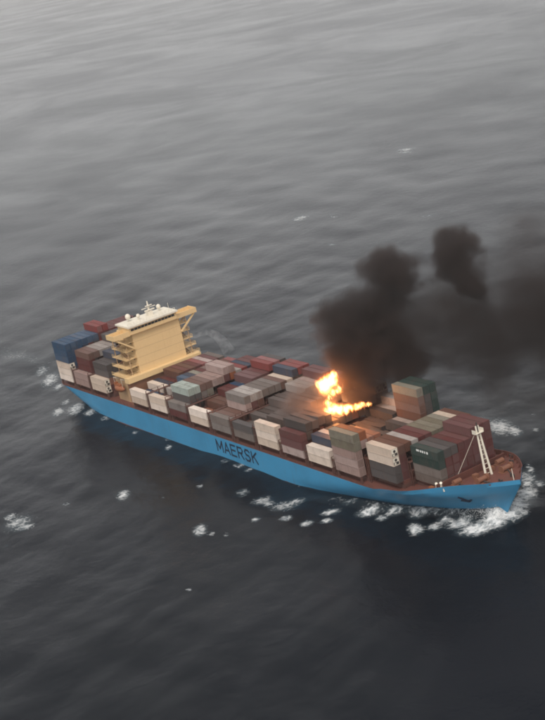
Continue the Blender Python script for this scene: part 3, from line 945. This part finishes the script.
def hull_of(name, puffs, mat, grow, squash=(1, 1, 1)):
    bm = bmesh.new()
    for (c, r) in puffs:
        g = bmesh.ops.create_icosphere(bm, subdivisions=2, radius=r * grow)
        for v in g['verts']: v.co = Vector((v.co.x / squash[0], v.co.y / squash[1], v.co.z / squash[2])) + Vector(c)
    pts = [v.co.copy() for v in bm.verts]
    bm.clear()
    for q in pts: bm.verts.new(q)
    res = bmesh.ops.convex_hull(bm, input=bm.verts)
    bmesh.ops.delete(bm, geom=list({v for v in bm.verts if not v.link_faces}), context='VERTS')
    bmesh.ops.recalc_face_normals(bm, faces=bm.faces)
    me = bpy.data.meshes.new(name); bm.to_mesh(me); bm.free()
    me.materials.append(mat)
    return link(name, me)


# the plume drifts to port on the wind: puffs lie in an upright plane through the fire
P0 = np.array([181.0, 6.0, 26.0]); DR = np.array([0.44, 0.898, 0.0]); NR = np.array([DR[1], -DR[0], 0.0])


def plume(px, py, depth=0.0):
    d = ray(px, py)
    t = ((P0 - CAM) @ NR + depth) / (d @ NR)
    return CAM + d * t, (d @ fw) * t / FPX        # point, metres per pixel


def puff_list(rows):
    L = []
    for (px, py, rp, dep) in rows:
        c, s = plume(px, py, dep)
        L.append((tuple(float(v) for v in c), float(rp * s)))
    return L


dark = puff_list([(350, 400, 14, 0), (362, 381, 27, 0), (349, 352, 27, 0), (351, 325, 31, 2), (373, 345, 38, -3), (378, 306, 29, 0), (388, 272, 32, 2), (399, 358, 28, 0), (453, 255, 26, -2), (470, 276, 18, 2)])
mid = puff_list([(452, 255, 31, -2), (471, 277, 24, 3), (444, 298, 28, 0), (420, 330, 40, 0), (452, 340, 44, 2), (490, 338, 50, 0), (538, 322, 56, 2), (470, 318, 40, -3), (600, 310, 70, 0)])
light = puff_list([(430, 300, 48, 4), (480, 298, 55, 0), (525, 285, 62, 2), (535, 240, 52, 0), (575, 300, 78, 0), (430, 388, 26, 0), (500, 385, 32, 3), (540, 395, 34, 0), (640, 270, 90, 0), (720, 255, 100, 0)])
ms = bpy.data.materials.new('fire_smoke'); ms.use_nodes = True
ms.node_tree.nodes.clear(); k = N(ms.node_tree)
p = k.new('ShaderNodeNewGeometry').outputs['Position']
n1 = k.vmath('SUBTRACT', k.noise(p, 0.075, 2, 0.5, color=True), (0.5, 0.5, 0.5))
n2 = k.vmath('SUBTRACT', k.noise(p, 0.20, 4, 0.6, color=True), (0.5, 0.5, 0.5))
pw = k.vmath('ADD', p, k.vmath('ADD', k.vmath('SCALE', n1, scale=17.0), k.vmath('SCALE', n2, scale=9.0)))
fd = field(k, pw, [(c, r * 1.22) for c, r in dark]); fm_ = field(k, pw, [(c, r * 1.15) for c, r in mid]); fl = field(k, pw, light)
gap = k.noise(p, 0.05, 3, 0.5)
d1 = k.math('MULTIPLY_ADD', k.step(fd, 0.02, 0.5), 0.30, k.math('MULTIPLY', k.step(fm_, 0.0, 0.65), 0.095))
d2 = k.math('MULTIPLY', k.math('MULTIPLY', k.step(fl, 0.02, 0.6), k.step(gap, 0.3, 0.62)), 0.035)
pv = k.new('ShaderNodeVolumePrincipled')
pv.inputs['Color'].default_value = (0.12, 0.095, 0.09, 1)
pv.inputs['Anisotropy'].default_value = 0.2
k.put(pv.inputs['Density'], k.math('ADD', d1, d2))
ho = k.new('ShaderNodeOutputMaterial'); ms.node_tree.links.new(pv.outputs[0], ho.inputs['Volume'])
smoke = hull_of('smoke_plume', dark + mid + light, ms, 1.45)
tag(smoke, 'thick black smoke plume billowing off the burning deck and drifting to port', 'smoke', kind='stuff')

# thin brown smoke lying over the burnt bays
thin = [((162, -6, 20.5), 7.5), ((172, -8, 21.0), 6.5), ((157, 0, 22.0), 7.5), ((168, 4, 25), 8.0), ((180, -6, 22), 6.0)]
mt = bpy.data.materials.new('thin_smoke'); mt.use_nodes = True
mt.node_tree.nodes.clear(); k = N(mt.node_tree)
p = k.new('ShaderNodeNewGeometry').outputs['Position']
pw = k.vmath('ADD', p, k.vmath('SCALE', k.vmath('SUBTRACT', k.noise(p, 0.16, 3, 0.6, color=True), (0.5, 0.5, 0.5)), scale=9.0))
pv = k.new('ShaderNodeVolumePrincipled')
pv.inputs['Color'].default_value = (0.34, 0.27, 0.245, 1)
k.put(pv.inputs['Density'], k.math('MULTIPLY', k.step(field(k, pw, thin), 0.0, 0.7), 0.12))
ho = k.new('ShaderNodeOutputMaterial'); mt.node_tree.links.new(pv.outputs[0], ho.inputs['Volume'])
ts = hull_of('thin_smoke', thin, mt, 1.2)
tag(ts, 'thin brownish smoke hanging low over the scorched containers beside the flames', 'smoke', kind='stuff')


def flame(name, rows, label, yplane, stretch, power, lamp):
    pf = []
    for (px, py, rp) in rows:
        c = at(px, py, 1, yplane); s = ((c - CAM) @ fw) / FPX
        pf.append((tuple(float(v) for v in c), float(rp * s)))
    m = bpy.data.materials.new('flame'); m.use_nodes = True
    m.node_tree.nodes.clear(); k = N(m.node_tree)
    p = k.new('ShaderNodeNewGeometry').outputs['Position']
    q = k.vmath('MULTIPLY', p, (1, 1, 0.45))
    w = k.vmath('SUBTRACT', k.noise(q, 0.62, 5, 0.68, 0.8, color=True), (0.5, 0.5, 0.5))
    pw = k.vmath('ADD', p, k.vmath('SCALE', w, scale=5.6))
    f = field(k, pw, pf, (1, 1, stretch))
    core = k.step(f, 0.12, 0.75)
    edge = k.step(f, 0.0, 0.35)
    col = k.mix(core, c4((1.0, 0.16, 0.02)), c4((1.0, 0.62, 0.20)))
    em = k.new('ShaderNodeEmission')
    k.put(em.inputs['Color'], col)
    k.put(em.inputs['Strength'], k.math('MULTIPLY', k.math('MULTIPLY_ADD', core, 3.0, k.math('MULTIPLY', edge, 0.25)), power))
    ho = k.new('ShaderNodeOutputMaterial'); m.node_tree.links.new(em.outputs[0], ho.inputs['Volume'])
    o = hull_of(name, pf, m, 1.25, (1, 1, stretch))
    tag(o, label, 'fire', 'flames on the ship')
    for (c, e) in lamp:
        L = bpy.data.lights.new('flame_light', 'POINT'); L.energy = e; L.color = (1.0, 0.36, 0.09); L.shadow_soft_size = 1.6
        lo = bpy.data.objects.new('flame_light', L); COL.objects.link(lo); lo.location = c
        lo.parent = o
    return o


flame('flame', [(325, 386, 9.5), (331, 380, 8), (320, 384, 5.5), (339, 389, 4.2), (333, 393, 4), (328, 398, 3.4), (335, 374, 4)], 'tall bright yellow-white flame above the collapsed containers at the smoke base',
      3.0, 0.8, 1.0, [((173.5, 2.0, 28.5), 9000)])
flame('flame', [(328, 411, 6.5), (333, 409, 7), (339, 409, 6), (345, 409, 6), (351, 408, 5.5), (357, 407, 5), (362, 406, 4), (328, 403, 4.5), (369, 404, 2.8)], 'low ragged row of orange flames along container tops under the smoke',
      -3.0, 0.9, 1.0, [((178.0, -3.0, 23.5), 6000), ((188.0, -2.0, 24.0), 4500)])

# ------------------------------------------------------------------ fire-fighting water jet behind the superstructure
mj = bpy.data.materials.new('water_jet'); mj.use_nodes = True
mj.node_tree.nodes.clear(); k = N(mj.node_tree)
p = k.new('ShaderNodeNewGeometry').outputs['Position']
pv = k.new('ShaderNodeVolumePrincipled'); pv.inputs['Color'].default_value = (0.95, 0.95, 0.95, 1)
k.put(pv.inputs['Density'], k.math('MULTIPLY', k.step(k.noise(p, 0.35, 3), 0.35, 0.7), 0.07))
ho = k.new('ShaderNodeOutputMaterial'); mj.node_tree.links.new(pv.outputs[0], ho.inputs['Volume'])
jp = [at(px, py, 1, 16.0) for px, py in ((193, 338), (200, 334), (208, 332), (216, 335), (223, 342), (229, 352))]
jet = MB().tube(jp, [0.6, 0.9, 1.3, 1.7, 2.1, 2.6], 12).build('water_jet', mj)
tag(jet, 'faint pale arc of spray curving down beside the beige superstructure', 'spray')

# ------------------------------------------------------------------ spray thrown up round the stem
ms_ = bpy.data.materials.new('spray_water'); ms_.use_nodes = True
bs = ms_.node_tree.nodes['Principled BSDF']; bs.inputs['Base Color'].default_value = (0.78, 0.78, 0.77, 1); bs.inputs['Roughness'].default_value = 0.5
sp = MB(); r2 = random.Random(11)
for i in range(4200):
    side = -1 if r2.random() < 0.5 else 1
    x = 254.8 - abs(r2.gauss(0, 5)); z = WZ + abs(r2.gauss(0, 1.7)) * max(0.25, 1 - (254 - x) / 34) + 0.2
    y = side * (half(min(x, 252), WZ + 0.5) + 0.4 + abs(r2.gauss(0, 1.5)) + 0.5 * (z - WZ))
    q = abs(r2.gauss(0, 0.035)) + 0.025
    b0 = len(sp.v)
    sp.v += [(x + q, y, z - q), (x - q, y + q, z - q), (x - q, y - q, z - q), (x, y, z + q)]
    sp.f += [(b0, b0 + 2, b0 + 1), (b0, b0 + 1, b0 + 3), (b0 + 1, b0 + 2, b0 + 3), (b0 + 2, b0, b0 + 3)]; sp.m += [0] * 4
so = sp.build('bow_spray', ms_)
tag(so, 'white spray thrown up around the ship stem by the bow wave', 'spray', kind='stuff')
